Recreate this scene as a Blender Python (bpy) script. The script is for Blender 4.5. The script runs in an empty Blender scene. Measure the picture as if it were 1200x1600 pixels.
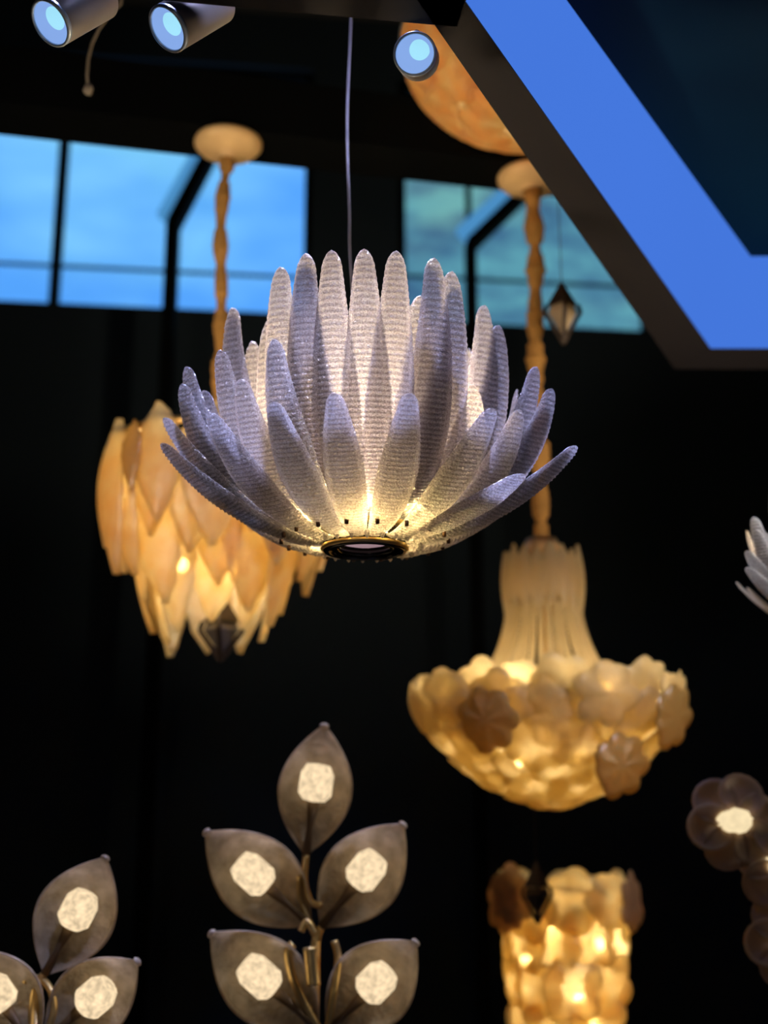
import bpy, bmesh, math, random
from mathutils import Vector, Matrix, noise
random.seed(7)
PI = math.pi
sc = bpy.context.scene
COL = sc.collection

# ------------------------------------------------------------------ camera
F = 2000.0                      # focal length in pixels of the 1200x1600 frame
PITCH = math.radians(14.5)
CAMH = 1.6
cam_d = bpy.data.cameras.new('camera')
cam = bpy.data.objects.new('camera', cam_d)
COL.objects.link(cam)
cam.location = (0, 0, CAMH)
cam.rotation_euler = (PI/2 + PITCH, 0, 0)
cam_d.sensor_fit = 'HORIZONTAL'
cam_d.sensor_width = 36.0
cam_d.lens = 36.0 * F / 1200.0
cam_d.clip_start = 0.02
cam_d.dof.use_dof = True
cam_d.dof.focus_distance = 2.35
cam_d.dof.aperture_fstop = 2.1
sc.camera = cam

# ------------------------------------------------------------------ sky seen through the clerestory windows
w = bpy.data.worlds.new('sky'); sc.world = w
w.use_nodes = True
nt = w.node_tree; nt.nodes.clear()
tc = nt.nodes.new('ShaderNodeTexCoord')
mp = nt.nodes.new('ShaderNodeMapping'); mp.inputs['Scale'].default_value = (1.6, 1.6, 5.0)
mp.inputs['Location'].default_value = (0.35, 0.1, 0.9)
nz = nt.nodes.new('ShaderNodeTexNoise'); nz.inputs['Scale'].default_value = 1.7; nz.inputs['Detail'].default_value = 4
cr = nt.nodes.new('ShaderNodeValToRGB')
cr.color_ramp.elements[0].position = 0.42; cr.color_ramp.elements[0].color = (0.10, 0.38, 1.0, 1)
cr.color_ramp.elements[1].position = 0.60; cr.color_ramp.elements[1].color = (0.27, 0.70, 1.0, 1)
bg = nt.nodes.new('ShaderNodeBackground'); bg.inputs['Strength'].default_value = 1.15
wo = nt.nodes.new('ShaderNodeOutputWorld')
nt.links.new(tc.outputs['Generated'], mp.inputs['Vector'])
nt.links.new(mp.outputs[0], nz.inputs['Vector'])
nt.links.new(nz.outputs['Fac'], cr.inputs[0])
nt.links.new(cr.outputs[0], bg.inputs['Color'])
nt.links.new(bg.outputs[0], wo.inputs['Surface'])

# ------------------------------------------------------------------ added fill lamps, out of view
def area(name, loc, target, size, power, color, spread=180):
    l = bpy.data.lights.new(name, 'AREA'); l.spread = math.radians(spread); l.size = size; l.energy = power; l.color = color
    o = bpy.data.objects.new(name, l); COL.objects.link(o)
    o.location = loc
    d = Vector(target) - Vector(loc)
    o.rotation_euler = d.to_track_quat('-Z', 'Y').to_euler()
    return o
area('cool_top_fill', (0.35, 1.05, 3.9), (0.0, 2.4, 2.55), 0.25, 8, (0.52, 0.58, 1.0), 50)  # added cool fill for the upper petals
area('cool_back_fill', (-0.25, 2.9, 5.6), (0.0, 2.46, 2.6), 0.30, 22, (0.46, 0.52, 1.0), 36)
area('left_warm_fill', (-2.2, 1.6, 1.9), (-0.45, 3.8, 3.3), 0.4, 5, (1.0, 0.78, 0.55), 60)  # added warm fill pair for the canopies and chain covers
area('right_warm_fill', (2.6, 1.9, 1.9), (0.45, 4.0, 3.2), 0.4, 6, (1.0, 0.78, 0.55), 60)
area('right_pendant_fill', (1.35, 2.35, 3.15), (1.1, 2.95, 1.9), 0.25, 7, (0.9, 0.93, 1.0), 70)  # added to brighten the right pendant
area('room_bounce_light', (-1.6, -1.6, 1.9), (0.3, 3.0, 2.3), 1.2, 7, (1.0, 0.84, 0.72))

sc.view_settings.view_transform = 'Standard'
sc.view_settings.look = 'None'
sc.view_settings.gamma = 1.0
sc.view_settings.use_curve_mapping = False
sc.view_settings.exposure = 0.0
try:
    sc.cycles.use_denoising = True
    sc.cycles.max_bounces = 10
    sc.cycles.transparent_max_bounces = 24
    sc.cycles.transmission_bounces = 8
    sc.cycles.diffuse_bounces = 4
    sc.cycles.sample_clamp_indirect = 3.0
    sc.cycles.caustics_reflective = False
    sc.cycles.caustics_refractive = False
except Exception:
    pass

# ------------------------------------------------------------------ measuring helpers
CAMP = Vector((0, 0, CAMH))
RGT = Vector((1, 0, 0)); UPV = Vector((0, -math.sin(PITCH), math.cos(PITCH))); FWD = Vector((0, math.cos(PITCH), math.sin(PITCH)))
def ray(px, py): return RGT*((px-600)/F) + UPV*((800-py)/F) + FWD
def at_y(px, py, y):
    d = ray(px, py); return CAMP + d*(y/d.y)
def at_z(px, py, z):
    d = ray(px, py); return CAMP + d*((z-CAMH)/d.z)
def at_plane(px, py, p0, n):
    d = ray(px, py); return CAMP + d*((p0-CAMP).dot(n)/d.dot(n))
def mpp(p): return (p-CAMP).dot(FWD)/F          # metres per pixel at p

# ------------------------------------------------------------------ materials
def mat_new(name):
    m = bpy.data.materials.new(name); m.use_nodes = True
    m.node_tree.nodes.clear()
    o = m.node_tree.nodes.new('ShaderNodeOutputMaterial')
    return m, m.node_tree, o
def N(nt, t, **kw):
    n = nt.nodes.new('ShaderNode'+t)
    for k, v in kw.items():
        n.inputs[k.replace('_', ' ')].default_value = v
    return n
def bump(nt, scale, dist, strength=1.0, detail=3):
    t = nt.nodes.new('ShaderNodeTexCoord')
    n = N(nt, 'TexNoise', Scale=scale, Detail=detail)
    b = N(nt, 'Bump', Strength=strength, Distance=dist)
    nt.links.new(t.outputs['Object'], n.inputs['Vector'])
    nt.links.new(n.outputs['Fac'], b.inputs['Height'])
    return b
def solid(name, color, rough=0.5, metal=0.0, bscale=40, bdist=0.001, var=0.15, spec=0.5):
    m, nt, o = mat_new(name)
    p = nt.nodes.new('ShaderNodeBsdfPrincipled')
    p.inputs['Roughness'].default_value = rough; p.inputs['Metallic'].default_value = metal
    p.inputs['Specular IOR Level'].default_value = spec
    t = nt.nodes.new('ShaderNodeTexCoord')
    n = N(nt, 'TexNoise', Scale=bscale*0.3, Detail=4)
    mx = nt.nodes.new('ShaderNodeMix'); mx.data_type = 'RGBA'
    mx.inputs[6].default_value = tuple(c*(1-var) for c in color)+(1,)
    mx.inputs[7].default_value = tuple(min(1, c*(1+var)) for c in color)+(1,)
    nt.links.new(t.outputs['Object'], n.inputs['Vector'])
    nt.links.new(n.outputs['Fac'], mx.inputs[0])
    nt.links.new(mx.outputs[2], p.inputs['Base Color'])
    b = bump(nt, bscale, bdist); nt.links.new(b.outputs[0], p.inputs['Normal'])
    nt.links.new(p.outputs[0], o.inputs[0])
    return m
def glow(name, color, strength, var=0.0, scale=20):
    m, nt, o = mat_new(name)
    e = N(nt, 'Emission', Strength=strength)
    t = nt.nodes.new('ShaderNodeTexCoord')
    n = N(nt, 'TexNoise', Scale=scale, Detail=2)
    mx = nt.nodes.new('ShaderNodeMix'); mx.data_type = 'RGBA'
    mx.inputs[6].default_value = tuple(c*(1-var) for c in color)+(1,)
    mx.inputs[7].default_value = tuple(c*(1+var) for c in color)+(1,)
    nt.links.new(t.outputs['Object'], n.inputs['Vector'])
    nt.links.new(n.outputs['Fac'], mx.inputs[0])
    nt.links.new(mx.outputs[2], e.inputs['Color'])
    nt.links.new(e.outputs[0], o.inputs[0])
    return m
def art_glass(name, c1, c2, clear, gloss, rough, bscale, bdist, vscale=12, trans=0.65, edge=0.0, detail=3, vdetail=4, lo=0.0, hi=1.0):
    """pressed art glass: light passes diffusely, some straight, some is mirrored"""
    m, nt, o = mat_new(name)
    t = nt.nodes.new('ShaderNodeTexCoord')
    n = N(nt, 'TexNoise', Scale=vscale, Detail=vdetail)
    mx = nt.nodes.new('ShaderNodeMix'); mx.data_type = 'RGBA'
    mx.inputs[6].default_value = c1+(1,); mx.inputs[7].default_value = c2+(1,)
    nt.links.new(t.outputs['Object'], n.inputs['Vector'])
    rg = nt.nodes.new('ShaderNodeMapRange'); rg.inputs['From Min'].default_value = lo; rg.inputs['From Max'].default_value = hi
    nt.links.new(n.outputs['Fac'], rg.inputs['Value']); nt.links.new(rg.outputs[0], mx.inputs[0])
    b = bump(nt, bscale, bdist, detail=detail)
    tl = N(nt, 'BsdfTranslucent'); df = N(nt, 'BsdfDiffuse'); gl = N(nt, 'BsdfGlossy', Roughness=rough); tr = N(nt, 'BsdfTransparent')
    gl.inputs['Color'].default_value = (1, 1, 1, 1)
    for s in (tl, df): nt.links.new(mx.outputs[2], s.inputs['Color'])
    nt.links.new(mx.outputs[2], tr.inputs['Color'])
    for s in (tl, df, gl): nt.links.new(b.outputs[0], s.inputs['Normal'])
    a = N(nt, 'MixShader', Fac=1-trans)
    nt.links.new(tl.outputs[0], a.inputs[1]); nt.links.new(df.outputs[0], a.inputs[2])
    g = N(nt, 'MixShader', Fac=gloss)
    nt.links.new(a.outputs[0], g.inputs[1]); nt.links.new(gl.outputs[0], g.inputs[2])
    c = N(nt, 'MixShader', Fac=clear)
    nt.links.new(g.outputs[0], c.inputs[1]); nt.links.new(tr.outputs[0], c.inputs[2])
    if edge > 0:
        lw = N(nt, 'LayerWeight', Blend=0.5)
        mr = nt.nodes.new('ShaderNodeMapRange')
        mr.inputs['To Min'].default_value = clear; mr.inputs['To Max'].default_value = max(0, clear-edge)
        nt.links.new(lw.outputs['Facing'], mr.inputs['Value'])
        nt.links.new(mr.outputs[0], c.inputs[0])
    nt.links.new(c.outputs[0], o.inputs[0])
    return m

M_WALL = solid('dark_paint', (0.012, 0.021, 0.030), 0.8, bscale=6, spec=0.2)
M_FLOOR = solid('dark_floor', (0.06, 0.05, 0.045), 0.45, bscale=3)
M_CEIL = solid('charcoal_ceiling', (0.05, 0.052, 0.055), 0.85, bscale=4, spec=0.2)
M_BLACK = solid('black_steel', (0.002, 0.0025, 0.003), 0.8, bscale=50, spec=0.05)
M_RIM = solid('brown_black_laminate', (0.0085, 0.0080, 0.0110), 0.6, bscale=20, bdist=0.0003, var=0.06, spec=0.06)
M_NAVY = solid('navy_panel', (0.0003, 0.0085, 0.026), 0.7, bscale=2, var=0.3, spec=0.03)
M_BLUELED = glow('blue_led_panel', (0.060, 0.190, 0.74), 0.98, 0.04, 1.0)
M_PALELED = glow('pale_blue_led_panel', (0.07, 0.27, 0.55), 1.0, 0.1, 3.0)
M_PETAL = art_glass('frosted_ribbed_glass', (0.70, 0.64, 0.63), (1.0, 0.99, 0.99), 0.44, 0.20, 0.16, 260, 0.007, vscale=330, trans=0.72, edge=0.30, detail=1, vdetail=1, lo=0.36, hi=0.60)
M_AMBER = art_glass('amber_leaf_glass', (0.95, 0.78, 0.46), (1.0, 0.92, 0.68), 0.22, 0.06, 0.35, 60, 0.004, vscale=22, trans=0.8, lo=.3, hi=.7)
M_HONEY = art_glass('honey_flower_glass', (0.96, 0.84, 0.58), (1.0, 0.95, 0.76), 0.24, 0.06, 0.35, 60, 0.004, vscale=9, trans=0.8)
M_DKAMBER = art_glass('dark_amber_glass', (0.64, 0.45, 0.16), (0.80, 0.60, 0.25), 0.14, 0.06, 0.3, 60, 0.003, vscale=9, trans=0.7)
M_SMOKE = art_glass('smoky_leaf_glass', (0.50, 0.40, 0.27), (0.92, 0.80, 0.62), 0.40, 0.08, 0.3, 90, 0.004, vscale=26, trans=0.6, lo=.3, hi=.7, edge=0.40)
M_ROSE = art_glass('smoky_rose_glass', (0.50, 0.38, 0.26), (0.70, 0.56, 0.42), 0.46, 0.10, 0.3, 60, 0.002, trans=0.6, edge=0.30)
M_BULB = glow('warm_bulb', (1.0, 0.78, 0.47), 100.0, 0.05)
M_BULB_SOFT = glow('frosted_warm_bulb', (1.0, 0.76, 0.47), 0.92, 0.7, 70)
M_BRASS = solid('brass', (0.72, 0.50, 0.20), 0.32, 0.85, bscale=60)
M_GOLDPAINT = solid('gold_paint', (0.95, 0.62, 0.30), 0.5, 0.1, bscale=60)
M_ROPE = solid('gold_fabric', (0.46, 0.25, 0.075), 0.8, bscale=70, bdist=0.006, var=0.35, spec=0.1)
M_BRONZE = solid('dark_bronze', (0.035, 0.022, 0.014), 0.45, 0.4, bscale=60)
M_RINGM = solid('black_chrome', (0.03, 0.028, 0.025), 0.12, 0.9, bscale=30, bdist=0.0001)
M_LENS = art_glass('lens_glass', (0.75, 0.62, 0.66), (0.85, 0.72, 0.76), 0.10, 0.35, 0.08, 30, 0.0003, trans=0.7)
M_BOLT = solid('bolt_bronze', (0.09, 0.05, 0.03), 0.4, 0.7, bscale=80)
M_CORD = solid('grey_cord', (0.34, 0.32, 0.36), 0.5, bscale=60)
M_SPOTBODY = solid('spotlight_shell', (0.23, 0.20, 0.19), 0.42, 0.2, bscale=60, bdist=0.0002)
M_REFL = solid('spotlight_reflector', (0.55, 0.66, 0.80), 0.25, 0.3, bscale=60, bdist=0.0001)
M_SPOTGLOW = glow('spotlight_diffuser', (0.24, 0.40, 0.80), 1.0, 0.05, 20)
M_SPOTCORE = glow('spotlight_chip', (0.33, 0.70, 0.88), 1.1, 0.1, 20)
M_OLDCABLE = solid('dusty_cable', (0.20, 0.17, 0.14), 0.7, bscale=60)

def add_rib_shading(m):  # light and dark rib lines put into the glass colour, grooves darker
    nt = m.node_tree
    mx = next(n for n in nt.nodes if n.type == 'MIX')
    outs = [l.to_socket for l in nt.links if l.from_node == mx]
    uv = nt.nodes.new('ShaderNodeUVMap'); sx = nt.nodes.new('ShaderNodeSeparateXYZ')
    nt.links.new(uv.outputs[0], sx.inputs[0])
    def M(op, a, b=None, clamp=False):
        n = nt.nodes.new('ShaderNodeMath'); n.operation = op; n.use_clamp = clamp
        for i, v in enumerate((a, b)):
            if v is None: continue
            if isinstance(v, (int, float)): n.inputs[i].default_value = v
            else: nt.links.new(v, n.inputs[i])
        return n.outputs[0]
    c = M('COSINE', M('MULTIPLY', sx.outputs[0], 2*PI))
    rib = M('MULTIPLY_ADD', c, .5); rib.node.inputs[2].default_value = .5
    band = M('MULTIPLY', M('SUBTRACT', .78, M('ABSOLUTE', sx.outputs[1])), 9.0, True)
    dark = M('MULTIPLY', M('SUBTRACT', 1.0, rib), band)
    fac = M('SUBTRACT', 1.0, M('MULTIPLY', dark, .36))
    k = nt.nodes.new('ShaderNodeVectorMath'); k.operation = 'SCALE'
    nt.links.new(mx.outputs[2], k.inputs[0]); nt.links.new(fac, k.inputs['Scale'])
    for t in outs: nt.links.new(k.outputs[0], t)
add_rib_shading(M_PETAL)

# tinted window glass
def win_glass(name, tint, gloss=0.06, streak=0.2, scale=1.2, tint2=None):
    m, nt, o = mat_new(name)
    t = nt.nodes.new('ShaderNodeTexCoord')
    mpn = N(nt, 'Mapping', Scale=(1.0, 1.0, 2.2))
    n = N(nt, 'TexNoise', Scale=scale, Detail=3)
    mx = nt.nodes.new('ShaderNodeMix'); mx.data_type = 'RGBA'
    mx.inputs[6].default_value = tuple(c*(1-streak) for c in tint)+(1,)
    mx.inputs[7].default_value = (tint2 or tuple(min(1, c*(1+streak)) for c in tint))+(1,)
    ra = nt.nodes.new('ShaderNodeMapRange'); ra.inputs['From Min'].default_value = 0.35; ra.inputs['From Max'].default_value = 0.65
    nt.links.new(t.outputs['Object'], mpn.inputs['Vector']); nt.links.new(mpn.outputs[0], n.inputs['Vector'])
    nt.links.new(n.outputs['Fac'], ra.inputs['Value']); nt.links.new(ra.outputs[0], mx.inputs[0])
    tr = N(nt, 'BsdfTransparent'); gl = N(nt, 'BsdfGlossy', Roughness=0.03)
    nt.links.new(mx.outputs[2], tr.inputs['Color'])
    x = N(nt, 'MixShader', Fac=gloss)
    nt.links.new(tr.outputs[0], x.inputs[1]); nt.links.new(gl.outputs[0], x.inputs[2])
    nt.links.new(x.outputs[0], o.inputs[0])
    return m
M_WGLASS = win_glass('window_glass', (0.95, 1.0, 1.0), 0.04, 0.05)
M_WGLASS2 = win_glass('teal_window_glass', (0.74, 0.66, 0.56), 0.04, 0.1, 2.4, (1.0, 0.92, 0.64))  # darker tint with paler blotches

# ------------------------------------------------------------------ mesh helpers
def obj(name, bm, mat, parent=None, smooth=False, bevel=0.0):
    me = bpy.data.meshes.new(name)
    bmesh.ops.recalc_face_normals(bm, faces=bm.faces)
    bm.to_mesh(me); bm.free()
    me.materials.append(mat)
    if smooth:
        me.polygons.foreach_set('use_smooth', [True]*len(me.polygons))
    o = bpy.data.objects.new(name, me); COL.objects.link(o)
    if parent: o.parent = parent
    if bevel > 0:
        b = o.modifiers.new('bevel', 'BEVEL'); b.width = bevel; b.segments = 2; b.limit_method = 'ANGLE'
    return o
def mobj(name, me, parent=None, matrix=None):
    o = bpy.data.objects.new(name, me); COL.objects.link(o)
    if parent: o.parent = parent
    if matrix is not None: o.matrix_local = matrix
    return o
def thing(name, label, cat, loc=(0, 0, 0), group=None):
    o = bpy.data.objects.new(name, None); COL.objects.link(o)
    o.location = loc; o.empty_display_size = 0.1
    o['label'] = label; o['category'] = cat
    if group: o['group'] = group
    return o
def tag(o, label, cat, group=None):
    o['label'] = label; o['category'] = cat
    if group: o['group'] = group
    return o
def struct(o): o['kind'] = 'structure'; return o
def add_box(bm, c, s, rot=None):
    vs = []
    for x in (-.5, .5):
        for y in (-.5, .5):
            for z in (-.5, .5):
                v = Vector((x*s[0], y*s[1], z*s[2]))
                if rot is not None: v = rot @ v
                vs.append(bm.verts.new(v+Vector(c)))
    for f in ((0,1,3,2),(4,6,7,5),(0,4,5,1),(2,3,7,6),(0,2,6,4),(1,5,7,3)):
        bm.faces.new([vs[i] for i in f])
def add_prism(bm, bottom, top):
    b = [bm.verts.new(p) for p in bottom]; t = [bm.verts.new(p) for p in top]
    n = len(b)
    bm.faces.new(b[::-1]); bm.faces.new(t)
    for i in range(n):
        bm.faces.new((b[i], b[(i+1) % n], t[(i+1) % n], t[i]))
def add_tube(bm, pts, rad, seg=8, cap=True):
    """pts list of Vectors, rad float or list"""
    pts = [Vector(p) for p in pts]
    n = len(pts)
    rads = rad if isinstance(rad, (list, tuple)) else [rad]*n
    rings = []
    prev = None
    for i in range(n):
        t = (pts[min(i+1, n-1)]-pts[max(i-1, 0)])
        if t.length < 1e-9: t = Vector((0, 0, 1))
        t.normalize()
        if prev is None:
            a = Vector((1, 0, 0)) if abs(t.x) < 0.9 else Vector((0, 1, 0))
            u = t.cross(a).normalized()
        else:
            u = (prev - t*prev.dot(t)).normalized()
        prev = u; v = t.cross(u)
        rings.append([bm.verts.new(pts[i]+(u*math.cos(2*PI*k/seg)+v*math.sin(2*PI*k/seg))*rads[i]) for k in range(seg)])
    for i in range(n-1):
        for k in range(seg):
            bm.faces.new((rings[i][k], rings[i][(k+1) % seg], rings[i+1][(k+1) % seg], rings[i+1][k]))
    if cap:
        bm.faces.new(rings[0][::-1]); bm.faces.new(rings[-1])
def add_lathe(bm, prof, seg=32, wob=None, close=False):
    """prof list of (r, z); wob(angle, r, z)-> radius multiplier"""
    rings = []
    for r, z in prof:
        if r < 1e-6:
            rings.append([bm.verts.new((0, 0, z))]); continue
        ring = []
        for k in range(seg):
            a = 2*PI*k/seg; rr = r*(wob(a, r, z) if wob else 1)
            ring.append(bm.verts.new((rr*math.cos(a), rr*math.sin(a), z)))
        rings.append(ring)
    idx = list(range(len(rings)-1))
    pairs = [(rings[i], rings[i+1]) for i in idx]
    if close: pairs.append((rings[-1], rings[0]))
    for A, B in pairs:
        if len(A) == 1 and len(B) == 1: continue
        for k in range(seg):
            k2 = (k+1) % seg
            if len(A) == 1: bm.faces.new((A[0], B[k2], B[k]))
            elif len(B) == 1: bm.faces.new((A[k], A[k2], B[0]))
            else: bm.faces.new((A[k], A[k2], B[k2], B[k]))
def lathe(name, prof, mat, parent, seg=32, smooth=True, wob=None, close=False):
    bm = bmesh.new(); add_lathe(bm, prof, seg, wob, close)
    return obj(name, bm, mat, parent, smooth)
def tube(name, pts, rad, mat, parent=None, seg=8):
    bm = bmesh.new(); add_tube(bm, pts, rad, seg)
    return obj(name, bm, mat, parent, True)
def copy_tree(o, parent=None):
    c = o.copy(); COL.objects.link(c)
    if parent: c.parent = parent
    for ch in list(o.children): copy_tree(ch, c)
    return c
def aim(pos, ndir, updir=Vector((0, 0, 1))):
    """matrix whose local +Y is outward normal ndir and local +Z follows updir"""
    y = Vector(ndir).normalized()
    z = (updir - y*updir.dot(y)).normalized()
    x = y.cross(z)
    m = Matrix((x, y, z)).transposed().to_4x4()
    m.translation = Vector(pos)
    return m

# ================================================================== THE HALL
FLX, FRX, FY0 = -5.5, 6.5, -4.0
CEIL = 6.3
WYAW = math.tan(math.radians(6.5)); WY = 6.6
def wall_y(x): return WY + x*WYAW
WP0 = Vector((0, WY, 0)); WN = Vector((-WYAW, 1, 0)).normalized()
def poly_slab(name, pts, z0, z1, mat):
    bm = bmesh.new(); add_prism(bm, [Vector((x, y, z0)) for x, y in pts], [Vector((x, y, z1)) for x, y in pts])
    return struct(obj(name, bm, mat))
foot = [(FLX, FY0), (FRX, FY0), (FRX, wall_y(FRX)+.3), (FLX, wall_y(FLX)+.3)]
poly_slab('floor', foot, -0.1, 0.0, M_FLOOR)
poly_slab('ceiling', foot, CEIL, CEIL+0.1, M_CEIL)
poly_slab('wall_left', [(FLX-.15, FY0), (FLX, FY0), (FLX, wall_y(FLX)+.3), (FLX-.15, wall_y(FLX)+.3)], 0, CEIL, M_WALL)
poly_slab('wall_right', [(FRX, FY0), (FRX+.15, FY0), (FRX+.15, wall_y(FRX)+.3), (FRX, wall_y(FRX)+.3)], 0, CEIL, M_WALL)
poly_slab('wall_front', [(FLX, FY0-.15), (FRX, FY0-.15), (FRX, FY0), (FLX, FY0)], 0, CEIL, M_WALL)
# back wall with two wide clerestory openings
def wx(px, py): return at_plane(px, py, WP0, WN)
SILL = wx(250, 481).z
x1a, x1b = wx(-420, 450).x, wx(486, 400).x
x2a, x2b = wx(622, 400).x, wx(1400, 400).x
WTOP = CEIL - 0.35
SILL2 = wx(800, 508).z
def wall_piece(bm, xa, xb, z0, z1, th=0.22):
    A = [(xa, wall_y(xa)), (xb, wall_y(xb)), (xb, wall_y(xb)+th), (xa, wall_y(xa)+th)]
    add_prism(bm, [Vector((x, y, z0)) for x, y in A], [Vector((x, y, z1)) for x, y in A])
bm = bmesh.new()
wall_piece(bm, FLX, x1b, 0, SILL); wall_piece(bm, x1b, FRX, 0, SILL2)
wall_piece(bm, FLX, x1a, SILL, CEIL); wall_piece(bm, x1b, x2a, SILL2, CEIL); wall_piece(bm, x2b, FRX, SILL2, CEIL)
wall_piece(bm, x1a, x1b, WTOP, CEIL); wall_piece(bm, x2a, x2b, WTOP, CEIL)
struct(obj('wall_back', bm, M_WALL))
def window(name, xa, xb, z0, z1, gmat, mull, rails):
    r = bpy.data.objects.new(name, None); COL.objects.link(r); r['kind'] = 'structure'
    def bar(nm, a, b, za, zb, d0=0.05, d1=0.15, mat=M_BLACK):
        bm = bmesh.new()
        A = [(a, wall_y(a)+d0), (b, wall_y(b)+d0), (b, wall_y(b)+d1), (a, wall_y(a)+d1)]
        add_prism(bm, [Vector((x, y, za)) for x, y in A], [Vector((x, y, zb)) for x, y in A])
        return obj(nm, bm, mat, r)
    t = 0.045
    bar('sill_frame', xa, xb, z0, z0+t*0.5); bar('head_frame', xa, xb, z1-t, z1)
    bar('side_frame', xa, xa+t, z0, z1); bar('side_frame', xb-t, xb, z0, z1)
    for m_, wdt in mull: bar('mullion', m_-wdt/2, m_+wdt/2, z0, z1)
    for z, h in rails: bar('glazing_rail', xa, xb, z-h/2, z+h/2, 0.08, 0.12)
    xs = [xa] + [m_ for m_, _ in mull] + [xb]
    for a, b in zip(xs[:-1], xs[1:]):
        bar('pane', a+0.005, b-0.005, z0, z1, 0.099, 0.105, gmat)
    return r
window('window_1', x1a, x1b, SILL, WTOP, M_WGLASS,
       [(wx(-250, 400).x, 0.045), (wx(81, 400).x, 0.036)], [(wx(180, 408).z, 0.005)])
window('window_2', x2a, x2b, SILL2, WTOP, M_WGLASS2,
       [(wx(735, 400).x, 0.03), (wx(1010, 400).x, 0.05)], [(wx(850, 430).z, 0.005)])

# small rooftop plant seen low in the first window
def ventbox(px, py, w_, h_, label):
    p = wx(px, py) + Vector((0, 0.7, 0))
    t = thing('roof_vent', label, 'roof vent', (p.x, p.y, 0))
    bm = bmesh.new(); add_prism(bm, [Vector((sx*w_/2, sy*.1, SILL-0.5)) for sx, sy in ((-1,-1),(1,-1),(1,1),(-1,1))],
                                [Vector((sx*w_/2, sy*.1, p.z-0.03)) for sx, sy in ((-1,-1),(1,-1),(1,1),(-1,1))])
    obj('duct', bm, solid('pale_duct', (0.20, 0.26, 0.30), 0.6), t)
    bm = bmesh.new(); add_prism(bm, [Vector((sx*w_*.62, sy*.14, p.z-0.03)) for sx, sy in ((-1,-1),(1,-1),(1,1),(-1,1))],
                                [Vector((sx*w_*.5, sy*.1, p.z)) for sx, sy in ((-1,-1),(1,-1),(1,1),(-1,1))])
    obj('cap', bm, solid('grey_cap', (0.07, 0.10, 0.12), 0.6), t)
    return t
ventbox(298, 428, 0.15, 0.2, 'small pale roof vent outside the left window behind the gold chain')

# ---- steel header beam the two covered chains hang from
BZ = CAMH + 2.23
cl = at_z(355, 213, BZ); crt = at_z(832, 268, BZ)
bd = (crt-cl); bd.z = 0; bd.normalize(); bn = Vector((-bd.y, bd.x, 0))
a_ = cl - bd*((cl.x - FLX)/bd.x); b_ = cl + bd*((FRX - cl.x)/bd.x)
bm = bmesh.new()
add_prism(bm, [a_-bn*.05, b_-bn*.05, b_+bn*.15, a_+bn*.15],
          [p+Vector((0, 0, 0.20)) for p in (a_-bn*.05, b_-bn*.05, b_+bn*.15, a_+bn*.15)])
struct(obj('trim_1', bm, M_BLACK))

# ---- knee-braced posts in front of the windows with a lit strip on the brace
def brace_frame(pa, pb, pxw, led, label):
    Yd = 6.2
    n = Vector((-WYAW, 1, 0)).normalized(); p0 = Vector((0, Yd, 0))
    A = at_plane(pa[0], pa[1], p0, n); B = at_plane(pb[0], pb[1], p0, n)
    t = thing('braced_post', label, 'post', (A.x, A.y, 0), 'braced window posts')
    hw = pxw/2*mpp(A)
    bm = bmesh.new(); add_box(bm, (0, 0, A.z/2), (2*hw, 0.10, A.z)); obj('post', bm, M_BLACK, t, bevel=.004)
    d = (B-A); L = d.length; d.normalize(); perp = Vector((0, 1, 0)).cross(d).normalized()
    if perp.x > 0: perp = -perp
    ext = 1.25
    a = Vector((0, 0, A.z)); b = a + d*L*ext
    bm = bmesh.new()
    q = [a-perp*hw, a+perp*hw, b+perp*hw, b-perp*hw]
    add_prism(bm, [v+Vector((0, -.05, 0)) for v in q], [v+Vector((0, .05, 0)) for v in q])
    obj('knee_brace', bm, M_BLACK, t)
    g0, g1 = hw*1.05, hw*1.05 + led*mpp(A)
    q = [a+perp*g0, a+perp*g1+Vector((0, 0, .02)), b+perp*g1, b+perp*g0]
    bm = bmesh.new(); add_prism(bm, [v+Vector((0, -.03, 0)) for v in q], [v+Vector((0, .03, 0)) for v in q])
    obj('light_strip', bm, M_PALELED, t)
brace_frame((271, 352), (318, 262), 19, 17, 'black post with angled brace and pale blue strip, in front of left window')
brace_frame((735, 384), (806, 315), 18, 20, 'black post with angled brace and pale blue strip, in front of right window')

# ---- hexagonal hanging frame, upper right
HZ = CAMH + 1.40; HZ2 = CAMH + 1.40*1.2
def xy(p): return Vector((p.x, p.y))
ic = xy(at_z(1110, 545, HZ)); il = xy(at_z(725, 0, HZ)); oc = xy(at_z(1054, 577, HZ)); ol = xy(at_z(695, 62, HZ))
tc_ = xy(at_z(1170, 402, HZ2)); tl_ = xy(at_z(880, 0, HZ2))
def meet(p, d, ycoord): return p + d*((ycoord-p.y)/d.y)
di = (il-ic).normalized(); do = (ol-oc).normalized(); dt = (tl_-tc_).normalized()
ymid = 1.35*1.40
inn_l = meet(ic, di, ymid); out_l = meet(oc, do, ymid); top_l = meet(tc_, dt, ymid)
side = (ic-inn_l).length
cx_ = ic.x + side/2
def hexpts(far, left):
    hh = far.y - ymid
    return [Vector((left.x, ymid)), Vector((far.x, far.y)), Vector((2*cx_-far.x, far.y)), Vector((2*cx_-left.x, ymid)),
            Vector((2*cx_-far.x, ymid-hh)), Vector((far.x, ymid-hh))]
HI = hexpts(ic, inn_l); HO = hexpts(oc, out_l); HT = hexpts(tc_, top_l)
t = thing('hexagonal_ceiling_frame', 'large brown-black hexagonal frame with glowing blue inner faces at upper right', 'ceiling frame', (cx_, ymid, HZ))
base = Vector((cx_, ymid, HZ))
V3 = lambda p, z: Vector((p.x, p.y, z)) - base
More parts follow.
